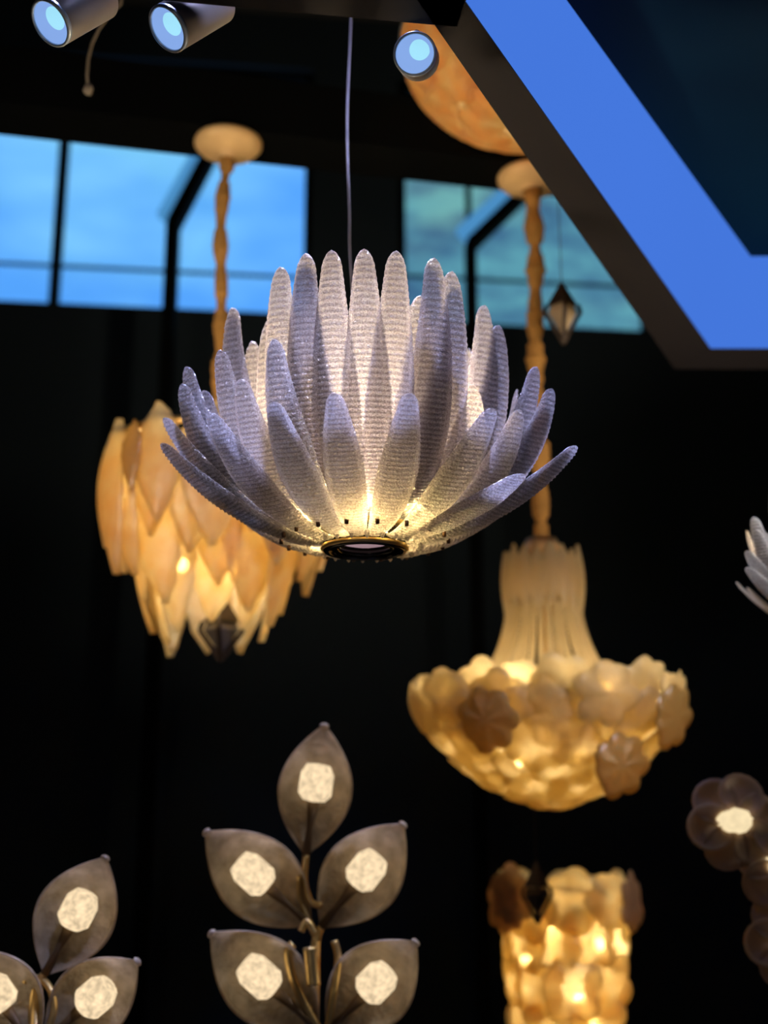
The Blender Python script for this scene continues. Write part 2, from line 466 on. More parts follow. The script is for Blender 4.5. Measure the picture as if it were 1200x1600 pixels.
for i in range(6):
    j = (i+1) % 6
    bm = bmesh.new()
    g = 0.0006
    q = [HO[i], HO[j], HI[j], HI[i]]
    e = (HO[j]-HO[i]).normalized()*g
    q = [HO[i]+e, HO[j]-e, HI[j]-e, HI[i]+e]
    add_prism(bm, [V3(p, HZ) for p in q], [V3(p, HZ+.32) for p in (HO[i]+e, HO[j]-e, HT[j].lerp(HO[j], .35)-e, HT[i].lerp(HO[i], .35)+e)])
    obj('rim_board', bm, M_RIM, t)
    bm = bmesh.new()
    c3 = Vector((cx_, ymid, 0))
    def inset(p, f=0.004): return p.lerp(Vector((cx_, ymid)), f)
    q = [V3(inset(HI[i]), HZ+0.001), V3(inset(HI[j]), HZ+0.001), V3(inset(HT[j]), HZ2), V3(inset(HT[i]), HZ2)]
    q2 = [V3(inset(HI[i], .0005), HZ+0.001), V3(inset(HI[j], .0005), HZ+0.001), V3(inset(HT[j], .0005), HZ2), V3(inset(HT[i], .0005), HZ2)]
    add_prism(bm, q, q2)
    obj('blue_light_panel', bm, M_BLUELED, t)
bm = bmesh.new(); add_prism(bm, [V3(p, HZ2+.002) for p in HT], [V3(p, HZ2+.03) for p in HT])
obj('navy_infill_panel', bm, M_NAVY, t)
bm = bmesh.new()
for p in (HO[0].lerp(HO[3], .12), HO[0].lerp(HO[3], .88), HO[1].lerp(HO[4], .1), HO[1].lerp(HO[4], .9)):
    add_tube(bm, [V3(p, HZ2+.03), V3(p, CEIL)], .006, 6)
obj('hanger_rods', bm, M_BLACK, t)

# ---- brown beam going left from the frame corner (carries the spotlights)
bl = xy(at_z(715, 43, HZ)); bl2 = xy(at_z(270, 3, HZ))
dB = (bl2-bl).normalized(); end = bl + dB*((FLX-bl.x)/dB.x)
pB = Vector((-dB.y, dB.x));  pB = pB if pB.y < 0 else -pB
st = Vector((out_l.x, bl.y))
t = thing('ceiling_beam', 'brown-black ceiling beam along the top edge, joining the hexagonal frame', 'beam', (st.x, st.y, HZ))
bm = bmesh.new()
o3 = Vector((st.x, st.y, HZ))
q = [bl, end, end+pB*.13, bl+pB*.13]
add_prism(bm, [Vector((p.x, p.y, HZ))-o3 for p in q], [Vector((p.x, p.y, HZ+.10))-o3 for p in q])
obj('beam_board', bm, M_RIM, t, bevel=.002)
bm = bmesh.new()
for f in (.15, .5, .85):
    p = bl.lerp(end, f)+pB*.06
    add_tube(bm, [Vector((p.x, p.y, HZ+.10))-o3, Vector((p.x, p.y, CEIL))-o3], .006, 6)
obj('hanger_rods', bm, M_BLACK, t)

# ---- spotlights
def spotlight(px, py, Y, rpx, nrm, blen, label):
    P = at_y(px, py, Y); k = mpp(P)
    R = rpx*k; L = blen*k
    nrm = Vector(nrm).normalized()
    t = thing('spotlight', label, 'spotlight', P, 'spotlights on the ceiling beam')
    rot = nrm.to_track_quat('Z', 'Y').to_matrix().to_4x4()
    def L_(nm, prof, mat, seg=36, close=False):
        o = lathe(nm, prof, mat, t, seg, True, close=close); o.matrix_local = rot; return o
    L_('housing', [(R, 0), (R*1.03, -0.002), (R*1.03, -L), (R*.9, -L-.006), (0, -L-.006)], M_SPOTBODY)
    L_('front_ring', [(R*1.04, .001), (R*.93, .003), (R*.90, -.004), (R*1.03, -.006)], M_REFL, close=True)
    L_('diffuser', [(R*.91, -.002), (R*.6, -.013), (R*.56, -.014)], M_SPOTGLOW)
    L_('diffuser_disc', [(R*.57, -.0142), (0, -.0142)], M_SPOTGLOW)
    o = L_('lamp_chip', [(R*.5, -.010), (R*.45, -.008), (0, -.005)], M_SPOTCORE)
    sh = Vector((R*.22, 0, R*.26)); sh -= nrm*sh.dot(nrm)
    o.matrix_local = Matrix.Translation(sh) @ rot
    # bracket from the rear of the can up to the beam
    back = -nrm*(L*.55)
    topz = Vector((back.x, back.y, max(HZ+.02 - P.z, back.z+.03)))
    tube('bracket', [back, back.lerp(topz, .5), topz], .006, M_BLACK, t)
    l = bpy.data.lights.new('spot_beam', 'SPOT'); l.energy = 5; l.color = (.55, .72, 1.0); l.spot_size = math.radians(60); l.shadow_soft_size = .02
    lo = bpy.data.objects.new('spot_beam', l); COL.objects.link(lo); lo.parent = t
    lo.matrix_local = Matrix.Translation(nrm*.012) @ (-nrm).to_track_quat('Z', 'Y').to_matrix().to_4x4()
    return t
spotlight(79, 36, 2.0, 37, (-.50, -.45, -.74), 120, 'leftmost spotlight with blue-lit barrel, on the top beam')
spotlight(262, 45, 2.0, 37, (-.56, -.40, -.72), 120, 'middle spotlight with brown barrel, on the top beam right of the dangling cable')
spotlight(648, 84, 2.0, 33, (-.16, -.90, -.36), 40, 'round spotlight facing the viewer beside the hexagonal frame')

# ---- dangling cable
P = at_y(185, 12, 2.9); 
pts = [at_y(x, y, 2.9)-P for x, y in ((200, -60), (188, 8), (172, 22), (155, 45), (144, 68), (138, 92), (136, 118), (138, 138))]
t = thing('dangling_cable', 'dusty loose cable end dangling between the two left spotlights', 'cable', P)
tube('cable', [Vector((pts[0].x+.02, pts[0].y, CEIL-P.z))]+pts, .0035, M_OLDCABLE, t)
bm = bmesh.new(); add_tube(bm, [pts[-1]+Vector((.004, 0, .012)), pts[-1]+Vector((.002, 0, .004)), pts[-1]+Vector((-.003, 0, -.012)), pts[-1]+Vector((-.006, 0, -.016))], [.004, .011, .012, .005], 10)
obj('plug', bm, M_OLDCABLE, t, True)

# ================================================================== GLASS-LEAF PENDANT
RC = at_y(570, 852, 2.46)
def petal_mesh(rt, zt, c1, c2, wmax, seed, r0=.10, z0=.004, base_w=.42, yaw=0.0):
    """closed ribbed glass blade in the x-z plane (x outward, y across)"""
    rnd = random.Random(seed)
    p0 = Vector((r0, 0, z0)); p1 = Vector((c1[0], 0, c1[1])); p2 = Vector((c2[0], 0, c2[1])); p3 = Vector((rt, 0, zt))
    def bz(t): return p0*(1-t)**3 + p1*3*t*(1-t)**2 + p2*3*t*t*(1-t) + p3*t**3
    L = sum((bz((i+1)/40)-bz(i/40)).length for i in range(40))
    nr = max(12, int(L/.0088)); nu = nr*5; nv = 10
    bend = rnd.uniform(-.006, .006); ph = rnd.uniform(0, 6)
    bm = bmesh.new(); top = []; bot = []; uvd = {}
    for i in range(nu+1):
        t = i/nu
        # ease spacing near the tip so the rounded end is smooth
        p = bz(t); d = (bz(min(1, t+.01))-bz(max(0, t-.01))).normalized()
        nrm = Vector((d.z, 0, -d.x))           # outward/downward side
        s = t*L
        wv = base_w + (1-base_w)*math.sin(min(1, t/.58)*PI/2)
        if t > .58: wv *= 1-.66*((t-.58)/.42)**1.45
        tipd = (1-t)*L/(wmax*.24)
        if tipd < 1: wv *= math.sqrt(max(0.0004, 1-(1-tipd)**2))
        W = wmax/2*wv*(1+.02*math.sin(s*700+ph))
        ra, rb = [], []
        for j in range(nv+1):
            v = -1+2*j/nv
            rib = .5+.5*math.cos(2*PI*(s/.0088 + .10*v*v))
            m_ = 1 if abs(v) < .68 else max(0, 1-(abs(v)-.68)/.16)
            fade = min(1, t/.08)*min(1, (1-t)/.05)
            grit = .0010*noise.noise(Vector((s*260, v*9, seed*3.1)))
            dome = -.10*wmax*v*v*wv
            th = .0016*(1-.6*v**4)
            o1 = nrm*(dome+th+rib*m_*fade*.0036+grit); o2 = nrm*(dome-th)
            yv = v*W; tw = yaw*min(1, t/.35)
            off = Vector((math.sin(tw)*yv, math.cos(tw)*yv + bend*math.sin(PI*t), 0))
            ra.append(bm.verts.new(p+o1+off)); rb.append(bm.verts.new(p+o2+off))
            uvd[ra[-1]] = uvd[rb[-1]] = (s/.0088 + .10*v*v, v)
        top.append(ra); bot.append(rb)
    for i in range(nu):
        for j in range(nv):
            bm.faces.new((top[i][j], top[i][j+1], top[i+1][j+1], top[i+1][j]))
            bm.faces.new((bot[i][j+1], bot[i][j], bot[i+1][j], bot[i+1][j+1]))
        bm.faces.new((top[i][0], top[i+1][0], bot[i+1][0], bot[i][0]))
        bm.faces.new((top[i+1][nv], top[i][nv], bot[i][nv], bot[i+1][nv]))
    for i in (0, nu):
        for j in range(nv):
            bm.faces.new((top[i][j], top[i][j+1], bot[i][j+1], bot[i][j]))
    uvl = bm.loops.layers.uv.new('UVMap')
    for f in bm.faces:
        for lp in f.loops: lp[uvl].uv = uvd[lp.vert]
    return bm
def tip_solve(px, py, r):
    """azimuth (0 = towards the door side where we stand), radius and height for a blade tip"""
    X = RC.x; Yw = RC.y - r
    z = RC.z+.2; a = 0
    for _ in range(12):
        d = ray(px, py); q = CAMP + d*(Yw/d.y)
        s = (q.x-RC.x)/r
        if abs(s) > .985: r = abs(q.x-RC.x)/.985; s = math.copysign(.985, s)
        a = math.asin(s); Yw = RC.y - r*math.cos(a); z = q.z
    return a, r, z-RC.z
pend = thing('glass_leaf_pendant', 'large sharp pendant of frosted ribbed glass leaves, hanging in front centre', 'pendant light', RC)
TIERS = {
 'o': dict(r=.365, w=.074, c1=lambda r, z: (.20, -.004), c2=lambda r, z: (r*.83, z*.50), r0=.085, z0=.000),
 'm': dict(r=.325, w=.078, c1=lambda r, z: (.19, .005), c2=lambda r, z: (r*.93, z*.42), r0=.085, z0=.026),
 't': dict(r=.250, w=.092, c1=lambda r, z: (.17, .01), c2=lambda r, z: (r*1.08, z*.45), r0=.085, z0=.042),
 'i': dict(r=.215, w=.088, c1=lambda r, z: (.14, .02), c2=lambda r, z: (r*1.10, z*.45), r0=.080, z0=.056)}
front = [
 ('o', 256, 653), ('o', 252, 693), ('o', 327, 645), ('o', 426, 628), ('o', 522, 614), ('o', 641, 614), ('o', 770, 638), ('o', 817, 741), ('o', 901, 697),
 ('m', 291, 573), ('m', 284, 600), ('m', 343, 547), ('m', 428, 530), ('m', 838, 573), ('m', 862, 607),
 ('t', 363, 481), ('t', 438, 417), ('t', 478, 396), ('t', 518, 391), ('t', 569, 389), ('t', 619, 392), ('t', 678, 403), ('t', 706, 424), ('t', 757, 477), ('t', 779, 508),
 ('i', 394, 533), ('i', 490, 468), ('i', 656, 462), ('i', 420, 500), ('i', 735, 560), ('i', 690, 500),
 ('m', 812, 640), ('m', 318, 610), ('m', 376, 592), ('t', 738, 600)]
n_pet = 0
def bolt(a, r, z, par):
    bm = bmesh.new(); add_lathe(bm, [(0, -.008), (.0035, -.0075), (.0042, -.003), (.0042, .003), (0, .003)], 8)
    o = obj('bolt', bm, M_BOLT, par, True)
    o.location = (r*math.sin(a), -r*math.cos(a), z)
    return o
def petal(tier, a, r, z, seed, w=None, yaw=0.0):
    T = TIERS[tier]
    bm = petal_mesh(r, z, T['c1'](r, z), T['c2'](r, z), (w or T['w']), seed, T['r0'], T['z0'], yaw=yaw)
    o = obj('glass_leaf', bm, M_PETAL, pend, True)
    o.rotation_euler = (0, 0, a - PI/2)
    return o
for k, (tier, px, py) in enumerate(front):
    a, r, z = tip_solve(px, py, TIERS[tier]['r'])
    if (px, py) == (817, 741): r *= 1
    petal(tier, a, r, z, k+1, yaw=math.copysign(min(.50 if tier == 'o' else .80, max(0, abs(a)-.12)*.62), a))
rr = random.Random(3)
back = {'o': (list(range(105, 260, 20)), .375, .19), 'm': (list(range(100, 265, 20)), .33, .33), 't': (list(range(98, 268, 17)), .25, .44)}
sd = 100
for tier, (azs, r, z) in back.items():
    for az in azs:
        sd += 1
        petal(tier, math.radians(az+rr.uniform(-3, 3)), r*rr.uniform(.96, 1.04), z*rr.uniform(.92, 1.06), sd)
for k in range(18):
    a = math.radians(-11+20*k)
    bolt(a, .165, .0105, pend)
nub = None
for k in range(24):
    a = math.radians(3+15*k)
    if nub is None:
        bm = bmesh.new(); add_lathe(bm, [(0, -.010), (.003, -.007), (.0055, 0), (.004, .006), (0, .007)], 8)
        o = obj('glass_nub', bm, M_PETAL, pend, True); nub = o.data
    else: o = mobj('glass_nub', nub, pend)
    o.location = (.112*math.sin(a), -.112*math.cos(a), -.002)
# base plate, ring, lens, cord, bulbs
lathe('base_plate', [(.078, .028), (.100, .034), (.100, .038), (.078, .034)], M_BRASS, pend, 48, close=True)
lathe('opening_ring', [(.066, -.004), (.070, -.014), (.080, -.014), (.085, -.006), (.085, .010), (.078, .028), (.068, .028), (.066, .006)], M_RINGM, pend, 64, close=True)
lathe('ring_edge', [(.083, -.0125), (.0868, -.008), (.0868, -.003), (.084, -.003)], M_BRASS, pend, 64, close=True)
lathe('inner_ring', [(.050, -.004), (.053, -.009), (.058, -.009), (.062, .004), (.055, .006)], M_RINGM, pend, 48, close=True)
lathe('lens', [(0, -.001), (.03, .001), (.049, .006), (.049, .010), (0, .012)], glow('lens_glow', (.42, .27, .30), .8, .3, 30), pend, 40)
lathe('lamp_holder', [(0, .014), (.064, .016), (.064, .022), (.03, .030), (.022, .045), (.022, .08), (0, .08)], M_BRASS, pend, 32)
for k in range(5):
    a = 2*PI*k/5+.3
    b = lathe('bulb', [(0, 0), (.008, 0), (.012, .012), (.014, .026), (.010, .040), (0, .046)], M_BULB, pend, 12)
    b.location = (.058*math.sin(a), -.058*math.cos(a), .046)
l = bpy.data.lights.new('lamp_light', 'POINT'); l.energy = 33; l.color = (1.0, .76, .44); l.shadow_soft_size = .03
lo = bpy.data.objects.new('lamp_light', l); COL.objects.link(lo); lo.parent = pend; lo.location = (0, 0, .115)
for k in range(16):  # added point lights that give the petal bases a golden glow
    a = 2*PI*(k+.5)/8
    l = bpy.data.lights.new('base_glow_fill', 'POINT'); l.energy = .26 if k < 8 else .9; l.color = (1.0, .70, .26); l.shadow_soft_size = .006
    lo = bpy.data.objects.new('base_glow_fill', l); COL.objects.link(lo); lo.parent = pend; lo.location = (.105*math.sin(a), -.105*math.cos(a), .019) if k < 8 else (.15*math.sin(a+.4), -.15*math.cos(a+.4), .046)
top = at_y(549, 20, 2.46) - RC
cpt_end = Vector((top.x, 0, CEIL-RC.z-.03))
cpt = [Vector((0, 0, .08)), Vector((-.004, .0, .25)), at_y(548, 420, 2.46)-RC, at_y(546, 330, 2.46)-RC, at_y(543, 240, 2.46)-RC, at_y(543, 160, 2.46)-RC, at_y(547, 70, 2.46)-RC, top]
def smooth_pts(ps, n=6):
    out = []
    for i in range(len(ps)-1):
        a = ps[max(i-1, 0)]; b = ps[i]; c = ps[i+1]; d = ps[min(i+2, len(ps)-1)]
        for j in range(n):
            t = j/n
            out.append(.5*((2*b)+(c-a)*t+(2*a-5*b+4*c-d)*t*t+(3*b-a-3*c+d)*t**3))
    out.append(ps[-1]); return out
tube('cord', smooth_pts(cpt)+[cpt_end], .0032, M_CORD, pend, 8)
cn = lathe('ceiling_cup', [(0, 0), (.05, 0), (.06, -.012), (.055, -.028), (0, -.03)], M_BLACK, pend, 24)
cn.location = (top.x, 0, CEIL-RC.z)
# second pendant of the same kind, cropped by the right edge
P2 = at_y(1352, 988, 2.95)
p2 = copy_tree(pend)
sc2 = mpp(P2)/mpp(RC)*.63
p2.location = P2; p2.scale = (sc2, sc2, sc2)
p2.rotation_euler = (0, 0, math.radians(4))
p2['label'] = 'frosted glass leaf pendant cut off by the right edge of the picture'
for ch in p2.children:
    if ch.name.startswith('cord') or ch.name.startswith('ceiling_cup'):
        pass
# its own straight cord up to the ceiling
for ch in list(p2.children):
    if ch.name.startswith('cord') or ch.name.startswith('ceiling_cup'):
        bpy.data.objects.remove(ch)
H2 = (CEIL-P2.z)/sc2
tube('cord', [Vector((0, 0, .08)), Vector((0, 0, H2-.04))], .0032, M_CORD, p2, 8)
cn = lathe('ceiling_cup', [(0, 0), (.05, 0), (.06, -.012), (.055, -.028), (0, -.03)], M_BLACK, p2, 24)
cn.location = (0, 0, H2)

# ================================================================== shared glass plates
def leaf_plate(name, Lh, W, mat, curve=.12, thick=.004, n=12, m=6, skew=0.0):
    """pointed glass leaf hanging from its top tip: x across, z down, bulging to +y"""
    bm = bmesh.new(); A = []; B = []
    for i in range(n+1):
        t = i/n
        wv = math.sin(PI*min(1, max(0, t))**0.9)**.8 if 0 < t < 1 else .06
        wv = max(wv, .06); ra, rb = [], []
        for j in range(m+1):
            v = -1+2*j/m
            y = curve*Lh*math.sin(PI*t) - .10*W*v*v - .006*math.cos(v*9)*0.3
            jag = 1 + .08*math.sin(t*41+v)*(abs(v) > .9)
            x = v*W/2*wv*jag + skew*W*math.sin(PI*t)
            ra.append(bm.verts.new((x, y+thick/2, -t*Lh))); rb.append(bm.verts.new((x, y-thick/2, -t*Lh)))
        A.append(ra); B.append(rb)
    for i in range(n):
        for j in range(m):
            bm.faces.new((A[i][j], A[i][j+1], A[i+1][j+1], A[i+1][j])); bm.faces.new((B[i][j+1], B[i][j], B[i+1][j], B[i+1][j+1]))
        bm.faces.new((A[i][0], A[i+1][0], B[i+1][0], B[i][0])); bm.faces.new((A[i+1][m], A[i][m], B[i][m], B[i+1][m]))
    for i in (0, n):
        for j in range(m): bm.faces.new((A[i][j], A[i][j+1], B[i][j+1], B[i][j]))
    bmesh.ops.recalc_face_normals(bm, faces=bm.faces)
    me = bpy.data.meshes.new(name); bm.to_mesh(me); bm.free(); me.materials.append(mat)
    me.polygons.foreach_set('use_smooth', [True]*len(me.polygons)); return me
def flower_plate(name, R, mat, lobes=6, depth=.22, thick=.004, seed=1, jag=.14):
    rnd = random.Random(seed); seg = lobes*6; rings = 4
    ph = [rnd.uniform(.86, 1.1) for _ in range(lobes)]
    bm = bmesh.new(); F_, K_ = [], []
    cf = bm.verts.new((0, thick, 0)); cb = bm.verts.new((0, 0, 0))
    for i in range(1, rings+1):
        t = i/rings; a1, a2 = [], []
        for k in range(seg):
            a = 2*PI*k/seg; lob = ph[(k//6) % lobes]
            rr_ = R*t*(1 + (-jag+jag*2*abs(math.sin(a*lobes/2)))*t*.8)*(1+(lob-1)*t*t*abs(math.sin(a*lobes/2)))
            y = -depth*R*t*t + .03*R*math.sin(a*lobes)*t
            a1.append(bm.verts.new((rr_*math.cos(a), y+thick, rr_*math.sin(a)))); a2.append(bm.verts.new((rr_*math.cos(a), y, rr_*math.sin(a))))
        F_.append(a1); K_.append(a2)
    for k in range(seg):
        k2 = (k+1) % seg
        bm.faces.new((cf, F_[0][k], F_[0][k2])); bm.faces.new((cb, K_[0][k2], K_[0][k]))
        for i in range(rings-1):
            bm.faces.new((F_[i][k], F_[i+1][k], F_[i+1][k2], F_[i][k2])); bm.faces.new((K_[i][k2], K_[i+1][k2], K_[i+1][k], K_[i][k]))
        bm.faces.new((F_[-1][k], K_[-1][k], K_[-1][k2], F_[-1][k2]))
    bmesh.ops.recalc_face_normals(bm, faces=bm.faces)
    me = bpy.data.meshes.new(name); bm.to_mesh(me); bm.free(); me.materials.append(mat)
    me.polygons.foreach_set('use_smooth', [True]*len(me.polygons)); return me
def bulbs(parent, spots, r=.02, mat=None):
    me = None
    for p in spots:
        if me is None:
            o = lathe('bulb', [(0, -r*1.4), (r*.5, -r*1.3), (r, -r*.3), (r*.9, r*.5), (0, r)], mat or M_BULB, parent, 12); me = o.data
        else: o = mobj('bulb', me, parent)
        o.location = p
def canopy(parent, R, z, mat=M_GOLDPAINT):
    o = lathe('ceiling_canopy', [(0, 0), (R*.97, 0), (R, -.006), (R, -.016), (R*.86, -.034), (R*.5, -.046), (R*.24, -.052), (R*.22, -.075), (0, -.075)], mat, parent, 40)
    o.location = (0, 0, z); return o
def chain_cover(parent, z0, z1, xs, r, seed, n=46):
    """gathered fabric sleeve round a chain"""
    rnd = random.Random(seed); pts = []; rad = []
    for i in range(n+1):
        t = i/n; z = z1+(z0-z1)*t
        pts.append(Vector((xs(t), .0, z)))
        rad.append(r*(1+.22*math.sin(i*.9+seed)+.16*rnd.uniform(-1, 1)))
    return tube('chain_cover', smooth_pts(pts, 3), [rad[min(n, i//3)]*(1+.06*math.sin(i*2.1)) for i in range(3*n+1)], M_ROPE, parent, 12)

# ================================================================== LEFT AMBER LEAF CHANDELIER
cl3 = Vector((cl.x, cl.y, BZ))
CY = cl.y + .03
base = at_y(345, 820, CY); cxm = cl.x
Cc = Vector((cxm, CY, base.z)); k = mpp(Cc)
ch = thing('leaf_glass_chandelier', 'amber chandelier of hanging glass leaves behind the front pendant, at left', 'chandelier', Cc)
canopy(ch, 53*mpp(cl3), BZ-Cc.z).location = (0, 0, BZ-Cc.z)
chain_cover(ch, .25, BZ-Cc.z-.07, lambda t: -.012*math.sin(t*PI*1.3)-.006*math.sin(t*9), .0205, 2)
K = 1/math.cos(math.radians(13))
def zpx(y): return (820-y)*k*K
lm = [leaf_plate('glass_leaf', 225*k, 88*k, M_AMBER, .07), leaf_plate('glass_leaf', 205*k, 92*k, M_AMBER, .08, skew=.06), leaf_plate('glass_leaf', 190*k, 80*k, M_AMBER, .06, skew=-.06)]
rnd = random.Random(12)
tiers = [(166, 692, 14, 0, 1.0, -.03), (172, 672, 12, .20, 1.0, 0.0), (124, 762, 11, .1, 1.0, -.03), (84, 798, 8, .25, 1.0, 0.0)]
for ti, (rp, ytop, n, off, s, lean) in enumerate(tiers):
    for i in range(n):
        a = 2*PI*(i+off)/n + rnd.uniform(-.05, .05)
        d = Vector((math.sin(a), -math.cos(a), 0))
        p = d*rp*k*rnd.uniform(.94, 1.03) + Vector((0, 0, zpx(ytop)+rnd.uniform(-14, 12)*k))
        m_ = aim(p, d) @ Matrix.Rotation(lean*3+rnd.uniform(-.06, .06), 4, 'X') @ Matrix.Rotation(rnd.uniform(-.09, .09), 4, 'Y')
        sx = s*rnd.uniform(.9, 1.08)
        mobj('glass_leaf', lm[(i*2+ti) % 3], ch, m_ @ Matrix.Diagonal((sx, 1, sx*rnd.uniform(.95, 1.06), 1)))
lathe('frame_ring', [(160*k, zpx(700)), (170*k, zpx(700)), (170*k, zpx(708)), (160*k, zpx(708))], M_BRASS, ch, 40, close=True)
bm = bmesh.new()
for i in range(4):
    a = PI/4+i*PI/2
    add_tube(bm, [Vector((0, 0, zpx(690))), Vector((165*k*math.cos(a), 165*k*math.sin(a), zpx(704)))], .006, 6)
add_tube(bm, [Vector((0, 0, zpx(900))), Vector((0, 0, .30))], .008, 8)
obj('spider', bm, M_BRASS, ch, True)
dm = mobj('glass_leaf', leaf_plate('glass_leaf', 110*k, 36*k, M_DKAMBER, .06), ch, aim(Vector((-104*k, -150*k, zpx(700))), Vector((-.5, -.85, 0))))
bulbs(ch, [(120*k*math.cos(a), 120*k*math.sin(a), zpx(y)) for a, y in ((.2, 760), (1.45, 800), (2.7, 760), (4.0, 800), (5.2, 760))]
      + [(50*k*math.cos(a), 50*k*math.sin(a), zpx(880)) for a in (1., 3.1, 5.2)], .018)

# ================================================================== RIGHT BOWL CHANDELIER
CY2 = crt.y + .03
b2 = at_y(854, 1100, CY2)
Cr = Vector((b2.x, CY2, b2.z)); k = mpp(Cr); K = 1/math.cos(math.radians(7))
def zp2(y): return (1100-y)*k*K
br = thing('flower_bowl_chandelier', 'honey glass chandelier with flared bead strands over a bowl of glass flowers', 'chandelier', Cr)
ccx = crt.x - Cr.x
zt = BZ-Cr.z
o = canopy(br, 54*mpp(Vector((crt.x, crt.y, BZ))), zt); o.location = (ccx, 0, zt)
tube('chain_collar', [Vector((ccx, 0, zt-.06)), Vector((ccx+.002, 0, zt-.10)), Vector((ccx+.004, 0, zt-.15))], [.034, .026, .018], M_ROPE, br, 12)
chain_cover(br, zp2(850), zt-.12, lambda t: ccx*(1-t)+.006*math.sin(t*10)*(1-t), .0265, 5, 52)
# crown
bm = bmesh.new(); add_lathe(bm, [(24*k, zp2(838)), (34*k, zp2(856)), (44*k, zp2(872)), (52*k, zp2(884)), (52*k, zp2(896)), (40*k, zp2(890)), (20*k, zp2(850))], 32, close=True)
obj('crown_cap', bm, M_GOLDPAINT, br, True)
cm = leaf_plate('crown_leaf', 104*k, 30*k, M_HONEY, .05)
for i in range(18):
    a = 2*PI*i/18+.09
    d = Vector((math.sin(a), -math.cos(a), 0))
    mobj('crown_leaf', cm, br, aim(d*60*k+Vector((0, 0, zp2(852+(i % 3)*5))), d))
cm2 = leaf_plate('crown_leaf', 84*k, 30*k, M_HONEY, .03)
for i in range(18):
    a = 2*PI*(i+.5)/18+.09
    d = Vector((math.sin(a), -math.cos(a), 0))
    mobj('crown_leaf', cm2, br, aim(d*53*k+Vector((0, 0, zp2(872))), d))
bm = bmesh.new(); add_lathe(bm, [(50*k, zp2(944)), (58*k, zp2(940)), (58*k, zp2(952)), (50*k, zp2(952))], 40, close=True)
obj('crown_ring', bm, M_HONEY, br, True)
# bead strands
prof = [(56, 945), (60, 975), (70, 1010), (86, 1045), (108, 1085)]
bm = bmesh.new()
sp = smooth_pts([Vector((r*k, 0, zp2(y))) for r, y in prof], 9)
add_tube(bm, sp, [ (3.3+1.0*math.cos(i*PI*1.0))*k*1.25 for i in range(len(sp))], 7)
so = obj('bead_strand', bm, M_HONEY, br, True)
sm = so.data; so.rotation_euler = (0, 0, 0)
for i in range(1, 36):
    o = mobj('bead_strand', sm, br); o.rotation_euler = (0, 0, 2*PI*i/36+random.uniform(-.03, .03))
# bowl of flowers
fm = [flower_plate('glass_flower', 46*k, M_HONEY, 6, .22, seed=s) for s in (1, 2, 3)] + [flower_plate('glass_flower', 38*k, M_HONEY, 5, .3, seed=8)]
fd = flower_plate('glass_flower', 43*k, M_DKAMBER, 7, .15, seed=5, jag=.10)
bp = [(206, 1100, 20, .35), (192, 1120, 19, .45), (186, 1140, 18, .55), (158, 1176, 16, .8), (122, 1206, 12, .95), (80, 1232, 9, 1.15), (40, 1248, 5, 1.35), (0, 1254, 1, 1.57)]
rnd = random.Random(4)
for ti, (rp, y, n, tilt) in enumerate(bp):
    for i in range(n):
        a = 2*PI*(i+.5*(ti % 2))/n + rnd.uniform(-.04, .04)
        d = Vector((math.sin(a), -math.cos(a), 0))
        nn = d*math.cos(tilt)+Vector((0, 0, -math.sin(tilt)))
        p = d*rp*k*rnd.uniform(.95, 1.04)+Vector((0, 0, zp2(y+rnd.uniform(-7, 7))))
        upv = Vector((0, 0, 1)) if tilt < 1.5 else Vector((0, 1, 0))
        m_ = aim(p, nn, upv) @ Matrix.Rotation(rnd.uniform(-.22, .22), 4, 'X') @ Matrix.Rotation(rnd.uniform(0, 6), 4, 'Y')
        mobj('glass_flower', fm[(i+ti) % 4], br, m_)
# inner shoulder plates under the strands
for i in range(16):
    a = 2*PI*i/16
    d = Vector((math.sin(a), -math.cos(a), 0))
    p = d*(142+rnd.uniform(-8, 8))*k+Vector((0, 0, zp2(1112)))
    mobj('glass_flower', fm[i % 4], br, aim(p, (d*.55+Vector((0, 0, .85)))) @ Matrix.Rotation(rnd.uniform(0, 6), 4, 'Y'))
for px, py, rp in ((740, 1120, 222), (950, 1183, 190), (1040, 1116, 226)):
    s = (px-862)/(rp*1.12); a = math.asin(max(-.95, min(.95, s)))
    d = Vector((math.sin(a), -math.cos(a), 0))
    p = d*(rp+6)*k; p.z = zp2(py) - (rp*math.cos(a)*math.sin(math.radians(7)))*k
    o = mobj('glass_flower', fd, br, aim(p, d+Vector((0, 0, -.25))))
    o['label'] = 'dark amber glass flower'
bm = bmesh.new()
for (rr_, yy) in ((180, 1100), (108, 1084)):
    ring = [Vector((rr_*k*math.cos(2*PI*i/40), rr_*k*math.sin(2*PI*i/40), zp2(yy))) for i in range(41)]
    add_tube(bm, ring, .005, 6)
for i in range(6):
    a = i*PI/3
    add_tube(bm, [Vector((0, 0, zp2(1090))), Vector((180*k*math.cos(a), 180*k*math.sin(a), zp2(1100)))], .005, 6)
add_tube(bm, [Vector((0, 0, zp2(870))), Vector((0, 0, zp2(1180)))], .008, 8)
obj('frame', bm, M_BRASS, br, True)
bulbs(br, [(120*k*math.cos(a), 120*k*math.sin(a), zp2(1110)) for a in (.3, 1.35, 2.4, 3.45, 4.5, 5.55)]+[(170*k*math.cos(a), 170*k*math.sin(a), zp2(1092)) for a in (.8, 1.8, 2.9, 3.8, 4.3, 5.1, 6.0)]+[(50*k, 0, zp2(1180)), (-40*k, 30*k, zp2(1180))], .019)

